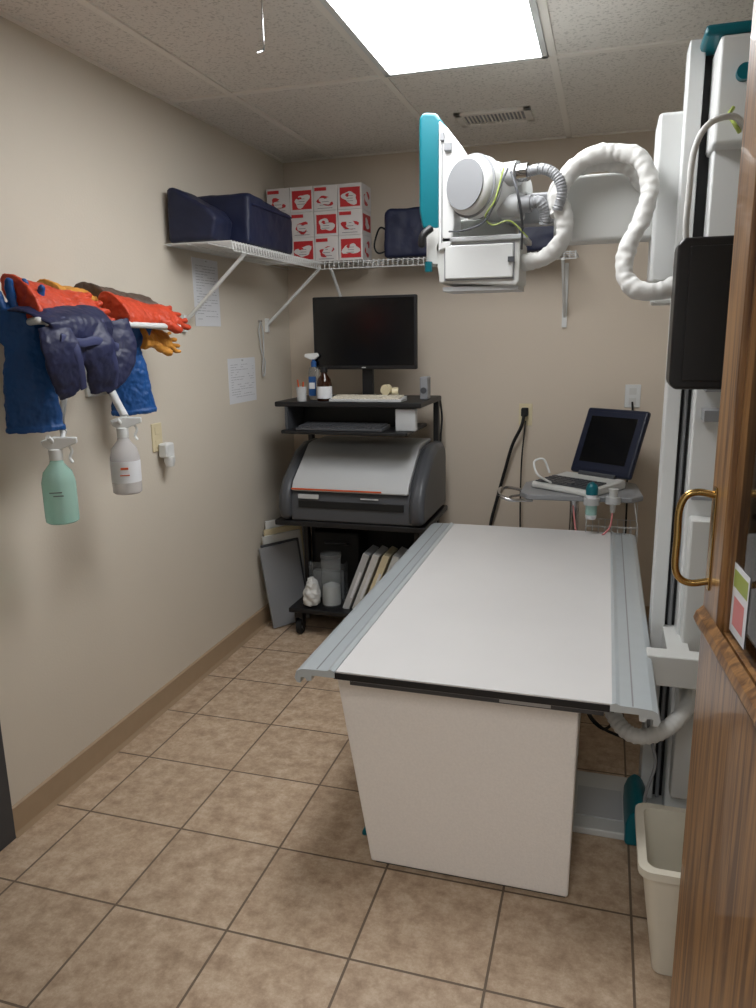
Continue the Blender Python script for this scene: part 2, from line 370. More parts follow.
sweep('lower_hose',[(1.74,2.3,.60),(1.75,2.2,.50),(1.78,2.08,.45),(1.83,2.02,.425),(1.90,2.02,.44),(1.97,2.10,.47),(2.0,2.24,.48)],.022,'hose',g,ridge=.0015,pitch=.016,k=20,n=14)
sweep('floor_cable_1',[(1.70,2.45,.6),(1.70,2.4,.4),(1.71,2.36,.30),(1.76,2.3,.28),(1.79,2.28,.33),(1.75,2.27,.36),(1.715,2.3,.33),(1.76,2.36,.25),(1.84,2.4,.2)],.005,'rub',g,n=6)
sweep('floor_cable_2',[(1.88,2.05,.56),(1.875,2.04,.45),(1.90,2.05,.33),(1.88,2.06,.2),(1.90,2.1,.05)],.005,'gray',g,n=6)
g2=Grp('control_console_box',(1.96,1.93,1.55))
prism('housing',[(1.858,1.40),(1.871,1.385),(2.10,1.385),(2.115,1.40),(2.115,1.715),(2.10,1.73),(1.871,1.73),(1.858,1.715)],'y',1.93,2.03,'blackg',g2,bevel=.008,seg=3)
box('face_panel',1.885,2.09,1.925,1.931,1.405,1.71,'blackg',g2,bevel=.003)
box('mount_arm',1.96,2.05,2.03,2.29,1.52,1.58,'dgray',g2)
# ------------------------------------------------------------ wire shelf
g=Grp('wire_shelf',(.4,3.6,1.89))
z=1.885;L=[]
for x in(.02,.11,.20,.30):L.append(((x,2.76,z),(x,3.98,z)))
L.append(((.31,2.76,z-.032),(.31,3.70,z-.032)))
for i in range(38):
    y=2.76+i*.0254
    L.append(((.01,y,z+.004),(.305,y,z+.004)));L.append(((.305,y,z+.004),(.31,y,z-.032)))
for y in(3.70,3.79,3.88,3.98):L.append(((.30,y,z),(1.56,y,z)))
L.append(((.30,3.69,z-.032),(1.56,3.69,z-.032)))
for i in range(50):
    x=.31+i*.0254
    L.append(((x,3.695,z+.004),(x,3.99,z+.004)));L.append(((x,3.695,z+.004),(x,3.69,z-.032)))
rods('wires',L,.0022,'white',g)
def brk(n,p0,p1):
    p0=Vector(p0);p1=Vector(p1);v,f=cylg(p0,p1,.008,n=8);mk(n,v,f,'white',g,smooth=True)
brk('bracket_1',(.305,2.87,1.853),(.006,2.87,1.585));brk('bracket_2',(.305,3.69,1.853),(.006,3.69,1.585))
brk('bracket_3',(.37,3.69,1.853),(.37,3.992,1.56));brk('bracket_4',(1.50,3.69,1.853),(1.50,3.992,1.60))
boxes('wall_clips',[(1.488,1.512,3.984,4.0,1.55,1.86),(.36,.38,3.984,4.0,1.53,1.60),(0,.016,2.86,2.88,1.55,1.62),(0,.016,3.68,3.70,1.55,1.62)],'white',g)
# cartons
g=Grp('printed_carton_stack',(.3,3.8,1.9))
zs=z+.0085
cw=.124;ch=.119
W1=[];Rd=[];Wh=[];Dk=[]
def blob(cx,cz,rx,rz,y,n=22,seed=0,plane='y'):
    rr=random.Random(seed);v=[]
    ph=[rr.uniform(0,6.28) for _ in range(3)]
    for i in range(n):
        w=2*math.pi*i/n;k=.78+.18*math.sin(2*w+ph[0])+.12*math.sin(3*w+ph[1])+.08*math.sin(5*w+ph[2])
        a=cx+rx*k*math.cos(w);b=cz+rz*k*math.sin(w)
        v.append((a,y,b) if plane=='y' else (y,a,b))
    return v,[tuple(range(n))]
for r in range(3):
    for c in range(4):
        x0=.025+c*(cw+.003);z0=zs+r*(ch+.001)
        W1.append((x0,x0+cw,3.715,3.87,z0,z0+ch))
        y=3.7145
        alt=(r+c)%2
        if alt:
            Rd.append(bx(x0+.012,x0+cw-.008,y-.001,y,z0+.012,z0+ch-.018))
            Wh.append(blob(x0+.064,z0+.052,.048,.036,y-.0015,seed=r*7+c))
            Rd.append(blob(x0+.05,z0+.065,.014,.009,y-.002,seed=3+c))
            for k in range(3):Dk.append(bx(x0+.040+k*.008,x0+.08,y-.0022,y-.002,z0+.036+k*.012,z0+.038+k*.012))
        else:
            Rd.append(bx(x0+.006,x0+cw*.55,y-.001,y,z0+ch-.026,z0+ch-.010))
            Rd.append(blob(x0+.060,z0+.045,.047,.030,y-.001,seed=r*5+c))
            Wh.append(blob(x0+.068,z0+.045,.040,.025,y-.0015,seed=r+c*3))
            for k in range(4):Dk.append(bx(x0+.02+k*.012,x0+.10-k*.01,y-.0022,y-.002,z0+.010+k*.015,z0+.012+k*.015))
for r in range(3):
    z0=zs+r*(ch+.001);xs=.025+4*cw+.009+.0005
    y0=3.73
    Rd.append(bx(xs,xs+.001,y0,y0+.12,z0+.02,z0+ch-.02) if r%2 else blob(y0+.06,z0+.055,.055,.040,xs+.001,seed=r,plane='x'))
    Wh.append(blob(y0+.06,z0+.055,.04,.03,xs+.0016,seed=r+9,plane='x'))
boxes('cartons',W1,'cardw',g,bevel=.0015)
v,f=comb(Rd);mk('red_print',v,f,'cardr',g)
v,f=comb(Wh);mk('white_print',v,f,'cardw',g)
v,f=comb(Dk);mk('line_print',v,f,'dgray',g)
def soft(name,pts,ax,a,b,m,g,st=.012):
    ob=prism(name,pts,ax,a,b,m,g,bevel=.014,seg=3)
    r=ob.modifiers.new('r','REMESH');r.mode='VOXEL';r.voxel_size=.008;r.use_smooth_shade=True
    t=bpy.data.textures.new(name+'_t','CLOUDS');t.noise_scale=.09
    d=ob.modifiers.new('d','DISPLACE');d.texture=t;d.strength=st;d.mid_level=.5;d.texture_coords='GLOBAL'
    return ob
g=Grp('positioning_wedge_cushion',(.14,2.85,1.9))
soft('cushion',[(.022,zs+.004),(.215,zs+.004),(.235,1.98),(.20,2.02),(.05,2.105),(.024,2.10)],'y',2.77,2.93,'navy',g)
g=Grp('navy_equipment_bag',(.16,3.2,1.9))
soft('bag',[(2.955,zs+.004),(3.42,zs+.004),(3.43,2.05),(3.40,2.075),(2.99,2.105),(2.965,2.09)],'x',.03,.285,'navy',g,.009)
boxes('piping',[(.284,.292,2.99,3.40,2.055,2.062)],'navy2',g,bevel=.002)
g=Grp('navy_equipment_bag',(.82,3.82,1.9))
soft('bag',[(.635,zs+.004),(1.0,zs+.004),(.995,2.11),(.97,2.13),(.66,2.125),(.637,2.105)],'y',3.73,3.94,'navy',g)
sweep('strap',[(.66,3.74,2.02),(.62,3.73,2.04),(.60,3.72,2.0),(.59,3.72,1.95),(.61,3.725,1.92),(.66,3.74,1.935)],.006,'rub',g,n=8,flat=.5)
g=Grp('positioning_wedge_cushion',(1.4,3.82,1.9))
soft('cushion',[(1.22,zs+.004),(1.48,zs+.004),(1.48,2.06),(1.24,2.13)],'y',3.72,3.94,'navy',g)
# ------------------------------------------------------------ wall papers etc.
def paper(y0,y1,z0,z1,lines,tab=False):
    g=Grp('posted_notice',(0,(y0+y1)/2,(z0+z1)/2))
    box('sheet',.0,.0015,y0,y1,z0,z1,'paper',g)
    L=[];zz=z1-.03;rr=random.Random(int(y0*100))
    for i in range(lines):
        yy=y0+.025
        while yy<y1-.03:
            w_=rr.uniform(.012,.04)
            if rr.random()<.75:L.append((.0015,.0018,yy,min(yy+w_,y1-.02),zz-.0018,zz))
            yy+=w_+.006
            if i%4==3 and yy>y0+.1:break
        zz-=(z1-z0-.05)/lines
        if zz<z0+.02:break
    boxes('print',L,'ink',g)
    cyl('push_pin',(0,(y0+y1)/2,z1-.01),(.008,(y0+y1)/2,z1-.01),.004,'lgray',g,n=10)
paper(2.975,3.20,1.575,1.862,20)
paper(3.245,3.535,1.212,1.427,14)
g=Grp('hanging_measuring_wire',(0.01,3.6,1.45))
sweep('loop',[(.012,3.60,1.60),(.014,3.575,1.56),(.014,3.585,1.49),(.014,3.60,1.44),(.014,3.63,1.40),(.014,3.62,1.34),(.014,3.60,1.33),(.014,3.60,1.38),(.014,3.62,1.46),(.014,3.62,1.56),(.012,3.605,1.6)],.0035,'lgray',g,n=6)
cyl('nail',(0,3.60,1.605),(.02,3.60,1.605),.005,'chrome',g,n=8)
g=Grp('wall_outlet',(0,2.61,1.14))
box('plate',0,.006,2.575,2.645,1.082,1.195,'cream',g,bevel=.003)
boxes('sockets',[(.006,.008,2.593,2.627,1.15,1.18),(.006,.008,2.593,2.627,1.098,1.128)],'cream',g,bevel=.001)
g=Grp('plug_in_night_light',(.02,2.63,1.10))
box('body',.008,.05,2.60,2.66,1.055,1.115,'white',g,bevel=.01,seg=3)
lathe('lamp',[(.0,-.035),(.016,-.03),(.022,-.01),(.022,.01),(0,.012)],(.04,2.63,1.05),'white',g)
g=Grp('wall_outlet',(1.32,4,1.11))
box('plate',1.285,1.355,3.994,4,1.05,1.165,'cream',g,bevel=.003)
boxes('sockets',[(1.303,1.337,3.991,3.995,1.115,1.148),(1.303,1.337,3.991,3.995,1.065,1.098)],'cream',g)
box('plug',1.30,1.335,3.955,3.992,1.10,1.145,'rub',g,bevel=.006)
sweep('power_cord',[(1.317,3.955,1.11),(1.305,3.94,1.05),(1.26,3.95,.95),(1.225,3.96,.82),(1.185,3.965,.66),(1.15,3.96,.50),(1.14,3.95,.3),(1.15,3.94,.01)],.0085,'rub',g,n=8)
sweep('power_cord_2',[(1.325,3.955,1.08),(1.32,3.94,1.0),(1.31,3.95,.85),(1.31,3.95,.6),(1.32,3.94,.3),(1.33,3.93,.01)],.004,'rub',g,n=6)
g=Grp('wall_outlet',(1.85,4,1.21))
box('plate',1.81,1.885,3.994,4,1.15,1.265,'white',g,bevel=.003)
boxes('sockets',[(1.83,1.865,3.991,3.995,1.215,1.248),(1.83,1.865,3.991,3.995,1.165,1.198)],'white2',g)
sweep('cord',[(1.847,3.985,1.18),(1.85,3.97,1.1),(1.84,3.98,.9),(1.85,3.98,.6),(1.85,3.98,.03)],.005,'rub',g,n=6)
# ------------------------------------------------------------ cart
def cartx(v):
    return Vector((.16+(v.x-.16)*.897,v.y,v.z))
XF=cartx
g=Grp('equipment_cart',(.58,3.6,0))
box('top_shelf',.16,.985,3.40,3.86,1.19,1.215,'black',g,bevel=.006)
box('keyboard_tray',.21,.92,3.36,3.78,1.062,1.08,'black',g,bevel=.006)
box('keyboard_tray_back',.24,.80,3.60,3.62,1.08,1.19,'black',g)
box('tray_bracket',.84,.95,3.42,3.46,1.08,1.185,'lgray',g,bevel=.004)
box('tray_bracket_left',.22,.235,3.40,3.7,1.08,1.19,'dgray',g)
box('middle_shelf',.15,1.02,3.36,3.88,.60,.628,'black',g,bevel=.006)
box('bottom_shelf',.20,.98,3.38,3.84,.13,.155,'black',g,bevel=.006)
boxes('posts',[(.17,.20,3.80,3.84,.09,1.19),(.95,.98,3.80,3.84,.09,1.19),(.93,.96,3.45,3.49,.09,.60),(.20,.23,3.62,3.66,.09,.60)],'black',g,bevel=.004)
prism('side_panel',[(3.42,.10),(3.84,.10),(3.84,.60),(3.60,.60)],'x',.955,.975,'black',g)
box('back_panel',.20,.96,3.835,3.845,.15,.60,'black',g)
for i,(x,y) in enumerate(((.25,3.43),(.93,3.43),(.25,3.80),(.93,3.80))):
    cyl('caster_wheel_%d'%(i+1),(x-.014,y,.04),(x+.014,y,.04),.04,'rub',g,bevel=.004)
    cyl('caster_hub_%d'%(i+1),(x-.017,y,.04),(x+.017,y,.04),.014,'lgray',g,n=14)
    boxes('caster_fork_%d'%(i+1),[(x-.024,x-.019,y-.02,y+.02,.03,.10),(x+.019,x+.024,y-.02,y+.02,.03,.10),(x-.024,x+.024,y-.025,y+.025,.095,.13)],'black',g)
sweep('cable_bundle',[(.975,3.86,1.2),(.985,3.87,1.1),(.98,3.86,1.0),(.975,3.87,.9)],.006,'rub',g,n=6)
g=Grp('film_digitizer_printer',(.6,3.6,.63))
prof=[(3.365,.63),(3.36,.72),(3.375,.775),(3.40,.80),(3.62,.965),(3.68,.975),(3.84,.975),(3.86,.95),(3.86,.63)]
prism('body',prof,'x',.25,.96,'dgray',g,bevel=.01)
cap=[(3.345,.632),(3.325,.70),(3.335,.77),(3.39,.84),(3.56,.955),(3.66,.985),(3.80,.985),(3.86,.95),(3.87,.90),(3.87,.632)]
prism('end_cap_left',cap,'x',.185,.26,'dgray',g,bevel=.032,seg=5)
prism('end_cap_right',cap,'x',.93,1.015,'dgray',g,bevel=.032,seg=5)
prism('top_cover',[(3.352,.785),(3.365,.78),(3.62,.962),(3.85,.975),(3.85,.992),(3.66,.992),(3.60,.985),(3.375,.828)],'x',.262,.925,'lgray',g,bevel=.008,seg=3)
boxes('orange_stripe',[(.265,.78,3.349,3.354,.79,.797)],'orange',g)
box('feed_slot',.30,.90,3.355,3.364,.70,.735,'rub',g,bevel=.002)
box('button_panel',.30,.42,3.353,3.364,.745,.767,'lgray',g,bevel=.002)
boxes('label_print',[(.66,.76,3.358,3.361,.752,.758)],'lgray',g)
XF=None
g=Grp('computer_monitor',(.57,3.58,1.215))
box('bezel',.308,.837,3.575,3.605,1.362,1.712,'black',g,bevel=.006)
box('screen',.320,.825,3.572,3.577,1.382,1.700,'screen',g)
box('rear_shell',.40,.73,3.605,3.64,1.42,1.65,'black',g,bevel=.012)
box('stand_neck',.545,.60,3.62,3.65,1.22,1.50,'black',g,bevel=.004)
box('stand_base',.46,.70,3.575,3.75,1.216,1.228,'black',g,bevel=.004)
box('badge',.56,.58,3.570,3.5725,1.369,1.374,'lgray',g)
def keyboard(name,x0,x1,y0,y1,z0,m1,m2):
    g=Grp(name,((x0+x1)/2,(y0+y1)/2,z0))
    prism('case',[(y0,z0),(y1,z0),(y1,z0+.022),(y0,z0+.012)],'x',x0,x1,m1,g,bevel=.003)
    K=[];nx=18;ny=5;dx=(x1-x0-.02)/nx;dy=(y1-y0-.02)/ny
    for j in range(ny):
        for i in range(nx):
            a=x0+.01+i*dx;b=y0+.01+j*dy;zz=z0+.012+.010*(b-y0)/(y1-y0)
            K.append((a+.0015,a+dx-.0015,b+.0015,b+dy-.0015,zz,zz+.008))
    boxes('keys',K,m2,g)
keyboard('computer_keyboard',.44,.80,3.415,3.53,1.2155,'lgray','bin')
keyboard('computer_keyboard',.28,.72,3.37,3.51,1.0805,'dgray','dgray')
g=Grp('brown_bottle',(.40,3.48,1.215))
lathe('glass',[(.034,0),(.037,.004),(.037,.085),(.032,.105),(.016,.125),(.014,.14)],(.395,3.48,1.2155),'bottle',g)
lathe('label',[(.0375,.012),(.0378,.012),(.0378,.07),(.0375,.07)],(.395,3.48,1.2155),'paper',g)
cyl('cap',(.395,3.48,1.353),(.395,3.48,1.378),.018,'black',g)
g=Grp('spray_bottle',(.315,3.55,1.215))
lathe('body',[(.024,0),(.028,.004),(.028,.13),(.022,.155),(.010,.165)],(.315,3.55,1.2155),'clear',g)
lathe('neck',[(.014,.16),(.014,.185),(.008,.19),(.008,.2)],(.315,3.55,1.2155),'blu2',g)
prism('sprayer_head',[(.27,1.425),(.30,1.412),(.325,1.412),(.345,1.43),(.335,1.445),(.272,1.44)],'y',3.54,3.56,'white',g,bevel=.003)
boxes('label',[(.297,.335,3.520,3.523,1.235,1.33)],'blu2',g)
boxes('label_text',[(.30,.33,3.518,3.520,1.27,1.30)],'paper',g)
g=Grp('pen_cup',(.285,3.46,1.215))
lathe('cup',[(.022,0),(.026,.07),(.024,.07),(.020,.004)],(.290,3.44,1.2155),'lgray',g)
rods('pens',[((.285,3.44,1.225),(.275,3.43,1.32)),((.295,3.44,1.225),(.305,3.43,1.31))],.004,'orange',g)
g=Grp('speaker',(.87,3.6,1.215))
box('cabinet',.85,.89,3.58,3.65,1.2155,1.325,'gray',g,bevel=.006)
cyl('cone',(.870,3.576,1.26),(.870,3.581,1.26),.015,'dgray',g)
g=Grp('adhesive_label_roll',(.70,3.55,1.24))
lathe('roll',[(.014,-.013),(.027,-.013),(.027,.013),(.014,.013)],(.69,3.555,1.2635),'cream',g,ax=(.3,1,0))
box('holder',.645,.755,3.54,3.568,1.2155,1.236,'white2',g,bevel=.004)
lathe('roll_2',[(.010,-.015),(.02,-.015),(.02,.015),(.010,.015)],(.735,3.55,1.256),'cream',g,ax=(1,.2,0))
def slab(name,p,q,r,t,m,g,bev=.004):
    p,q,r=map(Vector,(p,q,r));n=(q-p).cross(r-p).normalized()*t
    a=[p,q,q+r-p,r];v=a+[x+n for x in a]
    return mk(name,v,[(0,1,2,3),(7,6,5,4),(0,4,5,1),(1,5,6,2),(2,6,7,3),(3,7,4,0)],m,g,bevel=bev)
g=Grp('xray_cassette_stack',(.1,3.5,.3))
for i,(h,m,dz) in enumerate(((.45,'gray',0),(.46,'dgray',0),(.50,'white2',0),(.53,'cream',0),(.57,'white',0),(.53,'basebd',0))):
    k=i*.028
    slab('cassette_%d'%(i+1),(.075-k*.35,3.44+k,.006),(.20-k*.3,3.64+k,.006),(.022-k*.1,3.42+k,h),.014,m,g,.003)
g=Grp('binder_row',(.6,3.6,.155))
for i in range(4):
    x=.47+i*.052
    slab('binder_%d'%(i+1),(x,3.44,.158),(x,3.61,.158),(x+.12,3.44,.46),.036,('lgray','white2','cream','white2')[i],g)
    slab('spine_label_%d'%(i+1),(x+.045,3.437,.22+.0),(x+.045,3.438,.22),(x+.10,3.437,.36),.012,'paper',g,.0005)
g=Grp('clear_canister',(.41,3.47,.155))
lathe('body',[(.050,0),(.052,.005),(.052,.26),(.050,.26),(.048,.01)],(.405,3.47,.157),'clear',g)
lathe('lid',[(.0,.26),(.054,.26),(.054,.28),(0,.283)],(.405,3.47,.157),'clear',g)
lathe('contents',[(.0,.012),(.046,.012),(.044,.11),(0,.13)],(.405,3.47,.157),'white2',g)
g=Grp('plastic_wrapped_package',(.32,3.44,.155))
ob=mk('wrapped_shape',*comb([sweepg([(.305,3.44,.162),(.305,3.44,.22),(.31,3.44,.27),(.30,3.44,.31)],[.046,.05,.036,.018],n=14,k=5)]),'white2',g,smooth=True)
t=bpy.data.textures.new('wrap','CLOUDS');t.noise_scale=.03
ob.modifiers.clear();s_=ob.modifiers.new('u','SUBSURF');s_.levels=s_.render_levels=2
d=ob.modifiers.new('d','DISPLACE');d.texture=t;d.strength=.022;d.mid_level=.6
g=Grp('clear_storage_box',(.33,3.6,.155))
v,f=comb([bx(.25,.45,3.545,3.548,.158,.36),bx(.25,.253,3.545,3.60,.158,.36),bx(.447,.45,3.545,3.60,.158,.36),bx(.25,.45,3.545,3.60,.157,.160)])
mk('walls',v,f,'clear',g);box('film_packets',.27,.43,3.555,3.595,.162,.31,'lgray',g,bevel=.003)
g=Grp('black_storage_case',(.4,3.75,.155))
box('case',.24,.50,3.65,3.80,.157,.50,'rub',g,bevel=.012)
sweep('handle',[(.32,3.65,.44),(.33,3.62,.45),(.43,3.62,.45),(.44,3.65,.44)],.008,'black',g)
# ------------------------------------------------------------ ultrasound
g=Grp('ultrasound_cart',(1.6,3.6,0))
cyl('pole',(1.60,3.60,.06),(1.60,3.60,.80),.022,'chrome',g)
for i in range(5):
    w=2*math.pi*i/5+.3;c,s_=math.cos(w),math.sin(w)
    v,f=sweepg([(1.60,3.60,.09),(1.60+.1*c,3.60+.1*s_,.08),(1.60+.22*c,3.60+.22*s_,.065)],[.03,.022,.016],n=10,k=4);mk('base_leg_%d'%(i+1),v,f,'lgray',g,smooth=True)
    cyl('base_wheel_%d'%(i+1),(1.60+.22*c-.01*s_,3.60+.22*s_+.01*c,.025),(1.60+.22*c+.01*s_,3.60+.22*s_-.01*c,.025),.025,'rub',g)
prism('tray',[(1.36,3.44),(1.40,3.38),(1.85,3.40),(1.90,3.46),(1.88,3.74),(1.84,3.78),(1.40,3.74),(1.36,3.68)],'z',.785,.81,'gray',g,bevel=.006)
sweep('handle_loop',[(1.42,3.40,.78),(1.33,3.36,.785),(1.275,3.38,.80),(1.265,3.45,.815),(1.30,3.52,.81),(1.38,3.55,.79)],.008,'chrome',g,k=10)
sweep('handle_loop_2',[(1.41,3.42,.775),(1.34,3.40,.775),(1.315,3.45,.78),(1.38,3.50,.785)],.006,'chrome',g,k=10)
L=[]
for zz in(.60,.64,.68):
    L+=[((1.66,3.38,zz),(1.88,3.38,zz)),((1.88,3.38,zz),(1.88,3.52,zz)),((1.66,3.52,zz),(1.88,3.52,zz)),((1.66,3.38,zz),(1.66,3.52,zz))]
for i in range(9):
    x=1.66+i*.0275;L+=[((x,3.38,.60),(x,3.38,.68)),((x,3.38,.60),(x,3.52,.60)),((x,3.52,.60),(x,3.52,.68))]
L+=[((1.66,3.52,.68),(1.66,3.52,.79)),((1.88,3.52,.68),(1.88,3.52,.79)),((1.66,3.38,.68),(1.66,3.40,.79)),((1.88,3.38,.68),(1.86,3.42,.79))]
rods('wire_basket',L,.0018,'lgray',g)
lathe('holder_ring_1',[(.028,0),(.034,0),(.034,.03),(.028,.03)],(1.68,3.345,.785),'lgray',g)
lathe('holder_ring_2',[(.024,0),(.032,0),(.032,.03),(.024,.03)],(1.77,3.36,.79),'lgray',g)
lathe('probe',[(.0,-.05),(.010,-.05),(.014,0),(.018,.04),(.022,.055),(.0,.06)],(1.77,3.36,.80),'white2',g)
sweep('probe_cord',[(1.50,3.42,.86),(1.44,3.40,.90),(1.42,3.44,.95),(1.46,3.46,.96),(1.49,3.45,.90)],.005,'white',g,n=8)
sweep('probe_cord_2',[(1.77,3.36,.75),(1.76,3.35,.68),(1.70,3.34,.62),(1.66,3.36,.58),(1.62,3.4,.64),(1.60,3.42,.76)],.004,'pink',g,n=8)
g=Grp('ultrasound_gel_bottle',(1.68,3.345,.8))
lathe('body',[(.0,-.08),(.02,-.08),(.024,-.07),(.024,.03),(.018,.045),(.010,.05)],(1.68,3.345,.80),'paper',g)
lathe('label',[(.0245,-.06),(.0245,.0),(.024,.0)],(1.68,3.345,.80),'liqg',g)
lathe('cap',[(.026,.03),(.026,.06),(.020,.075),(.006,.085),(0,.085)],(1.68,3.345,.80),'teal',g)
g=Grp('portable_ultrasound_unit',(1.615,3.57,.8105),rotz=math.radians(-34))
prism('base',[(-.14,.0),(.13,.0),(.14,.02),(.13,.045),(-.13,.03),(-.145,.015)],'x',-.165,.165,'white2',g,bevel=.008,seg=3)
K=[]
for j in range(5):
    for i in range(12):
        a=-.145+i*.0245;b=-.115+j*.026;zz=.032+.015*(b+.13)/.26
        K.append((a,a+.02,b,b+.02,zz,zz+.006))
boxes('keys',K,'dgray',g)
boxes('palm_panel',[(-.15,.15,-.128,-.118,.032,.036)],'dgray',g)
cyl('trackball',(.03,-.10,.03),(.03,-.10,.046),.018,'dgray',g)
def sl(name,x0,x1,h0,h1,t0,t1,m,bev=.006):
    th=math.radians(24);o=Vector((.03,.12,.05));U=Vector((0,math.sin(th),math.cos(th)));Nn=Vector((0,-math.cos(th),math.sin(th)))
    v=[o+Vector((x,0,0))+U*h+Nn*t for t in(t0,t1) for h in(h0,h1) for x in(x0,x1)]
    mk(name,v,[(0,2,3,1),(4,5,7,6),(0,1,5,4),(2,6,7,3),(0,4,6,2),(1,3,7,5)],m,g,bevel=bev)
sl('lid',-.165,.165,.0,.33,-.02,.012,'lid',.012)
sl('bezel',-.155,.155,.02,.31,.012,.015,'lid',.002)
sl('display',-.125,.125,.055,.285,.015,.017,'screen',.001)
cyl('hinge',(-.08,.12,.05),(.12,.12,.05),.014,'dgray',g)
# ------------------------------------------------------------ glove rack
g=Grp('glove_rack',(.0,2.2,1.4))
box('wall_plate',0,.012,2.20,2.30,1.33,1.58,'white2',g,bevel=.003)
sweep('shelf_rail',[(.01,1.90,1.570),(.12,1.82,1.573),(.215,1.75,1.575),(.235,1.78,1.575),(.235,2.1,1.57),(.235,2.40,1.565),(.22,2.46,1.565),(.12,2.48,1.565),(.01,2.48,1.565)],.010,'white',g,k=12)
rods('shelf_rods',[((.01,1.9+i*.1,1.570),(.235,1.9+i*.1,1.570)) for i in range(6)]+[((.005,1.88,1.570),(.005,2.48,1.570))],.005,'white',g)
sweep('support_arm_left',[(.015,2.16,1.50),(.03,2.10,1.42),(.09,1.98,1.33),(.14,1.90,1.28),(.17,1.87,1.255)],.010,'white',g)
sweep('support_arm_right',[(.015,2.25,1.50),(.05,2.24,1.42),(.12,2.20,1.33),(.19,2.15,1.27)],.013,'white',g)
sweep('hook_left',[(.17,1.87,1.255),(.19,1.83,1.235),(.20,1.79,1.235),(.20,1.765,1.255)],.007,'white',g)
sweep('hook_right',[(.19,2.15,1.27),(.205,2.13,1.255),(.21,2.10,1.255),(.21,2.075,1.27)],.007,'white',g)
def spray(x,y,z0,liq,lm,a):
    g=Grp('spray_bottle',(x,y,z0),rotz=a)
    lathe('bottle',[(.040,0),(.046,.005),(.047,.02),(.047,.12),(.040,.15),(.020,.175),(.016,.19)],(0,0,0),liq,g)
    lathe('collar',[(.018,.185),(.019,.185),(.019,.215),(.014,.218)],(0,0,0),'white',g)
    prism('sprayer_head',[(-.03,.225),(-.012,.215),(.015,.215),(.05,.228),(.062,.232),(.062,.248),(.0,.252),(-.035,.242)],'x',-.012,.012,'white',g,bevel=.003)
    sweep('trigger',[(0,.035,.23),(0,.045,.21),(0,.038,.19),(0,.045,.175)],.005,'white',g,n=8,flat=.6)
    rods('dip_tube',[((0,0,.01),(0,0,.19))],.003,'white2',g)
    if lm:
        lathe('label',[(.0472,.04),(.0478,.04),(.0478,.11),(.0472,.11)],(0,0,0),'paper',g)
        boxes('label_text',[(.045,.0487,-.012,.012,.085,.092),(.045,.0487,-.015,.015,.065,.068)],'orange',g)
    else:
        boxes('marker_writing',[(.046,.048,-.02,.015,.095,.098),(.046,.048,-.01,.018,.085,.088)],'dgray',g)
spray(.20,1.79,1.000,'liqg',False,math.radians(-60))
spray(.21,2.10,1.025,'liqc',True,math.radians(-60))
def glove(name,wrist,fwd,side,m,cuff=.2,w=.055,thumb=1,fl=.075,bend=0,flat=.45,cf=1.35,fk=.86,tk=1.0,dsp=.009):
    W_=Vector(wrist);Fv=Vector(fwd).normalized();S=Vector(side);S=(S-Fv*S.dot(Fv)).normalized();U=Fv.cross(S)
    P=[];q=w/.06
    def pt(f,s,u):return W_+Fv*f+S*s+U*u
    P.append(sweepg([pt(-cuff,0,0),pt(-cuff*.5,0,0),pt(0,0,0),pt(.04,0,0),pt(.09,0,0)],[w*cf,w*(cf+1)/2,w*.82,w*.95,w*.92],n=18,k=6,flat=flat,up=U))
    # rolled hem at the cuff opening
    P.append(sweepg([pt(-cuff-.004,0,0),pt(-cuff+.010,0,0)],[w*cf*1.05,w*cf*1.05],n=18,k=3,flat=flat*1.1,up=U))
    for i,(s,l,sp) in enumerate(((-.040,.80,-.020),(-.0135,1.0,-.006),(.0135,.96,.008),(.040,.74,.024))):
        s*=q;sp*=q
        P.append(sweepg([pt(.06,s*.9,0),pt(.09,s,0),pt(.09+fl*l*.5,s+sp*.5,.006-bend*.3),pt(.09+fl*l,s+sp,-bend)],[.0145*q*fk,.0150*q*fk,.0145*q*fk,.011*q*fk],n=10,k=5,up=U,cap_round=True))
    P.append(sweepg([pt(-.01,.02*thumb*q,0),pt(.015,.055*thumb*q,0),pt(.045,.078*thumb*q,.0),pt(.072,.088*thumb*q,0)],[.020*tk,.018*tk,.016*tk,.012*tk],n=10,k=5,up=U,cap_round=True))
    v,f=comb(P);g=Grp(name,tuple(W_))
    ob=mk('glove_shell',v,f,m,g,smooth=False)
    r=ob.modifiers.new('r','REMESH');r.mode='VOXEL';r.voxel_size=.003;r.use_smooth_shade=True
    s=ob.modifiers.new('s','SMOOTH');s.factor=.5;s.iterations=3
    t=bpy.data.textures.new(name+'_wrinkle','CLOUDS');t.noise_scale=.022
    d=ob.modifiers.new('d','DISPLACE');d.texture=t;d.strength=dsp;d.mid_level=.5;d.texture_coords='GLOBAL'
    return g
# pair of orange-red lead gloves draped over the front rail, fingers pointing away from the door
glove('lead_glove',(.165,1.95,1.632),(.10,1,-.06),(.75,0,-.66),'red',w=.062,cuff=.17,flat=.42,fl=.075)
glove('lead_glove',(.195,2.36,1.608),(.08,1,-.05),(.75,0,-.66),'red',w=.056,cuff=.20,flat=.42,fl=.085)
glove('lead_glove',(.07,2.06,1.672),(.1,1,-.06),(1,0,-.4),'yel',w=.040,cuff=.06,fl=.05)
glove('lead_glove',(.09,2.37,1.662),(.1,1,-.06),(1,0,-.35),'brn',w=.050,cuff=.18,fl=.05,flat=.42)
glove('leather_glove',(.16,2.38,1.530),(.1,.85,-.12),(.6,0,-.8),'yel',w=.042,cuff=.06,fl=.065,flat=.5)
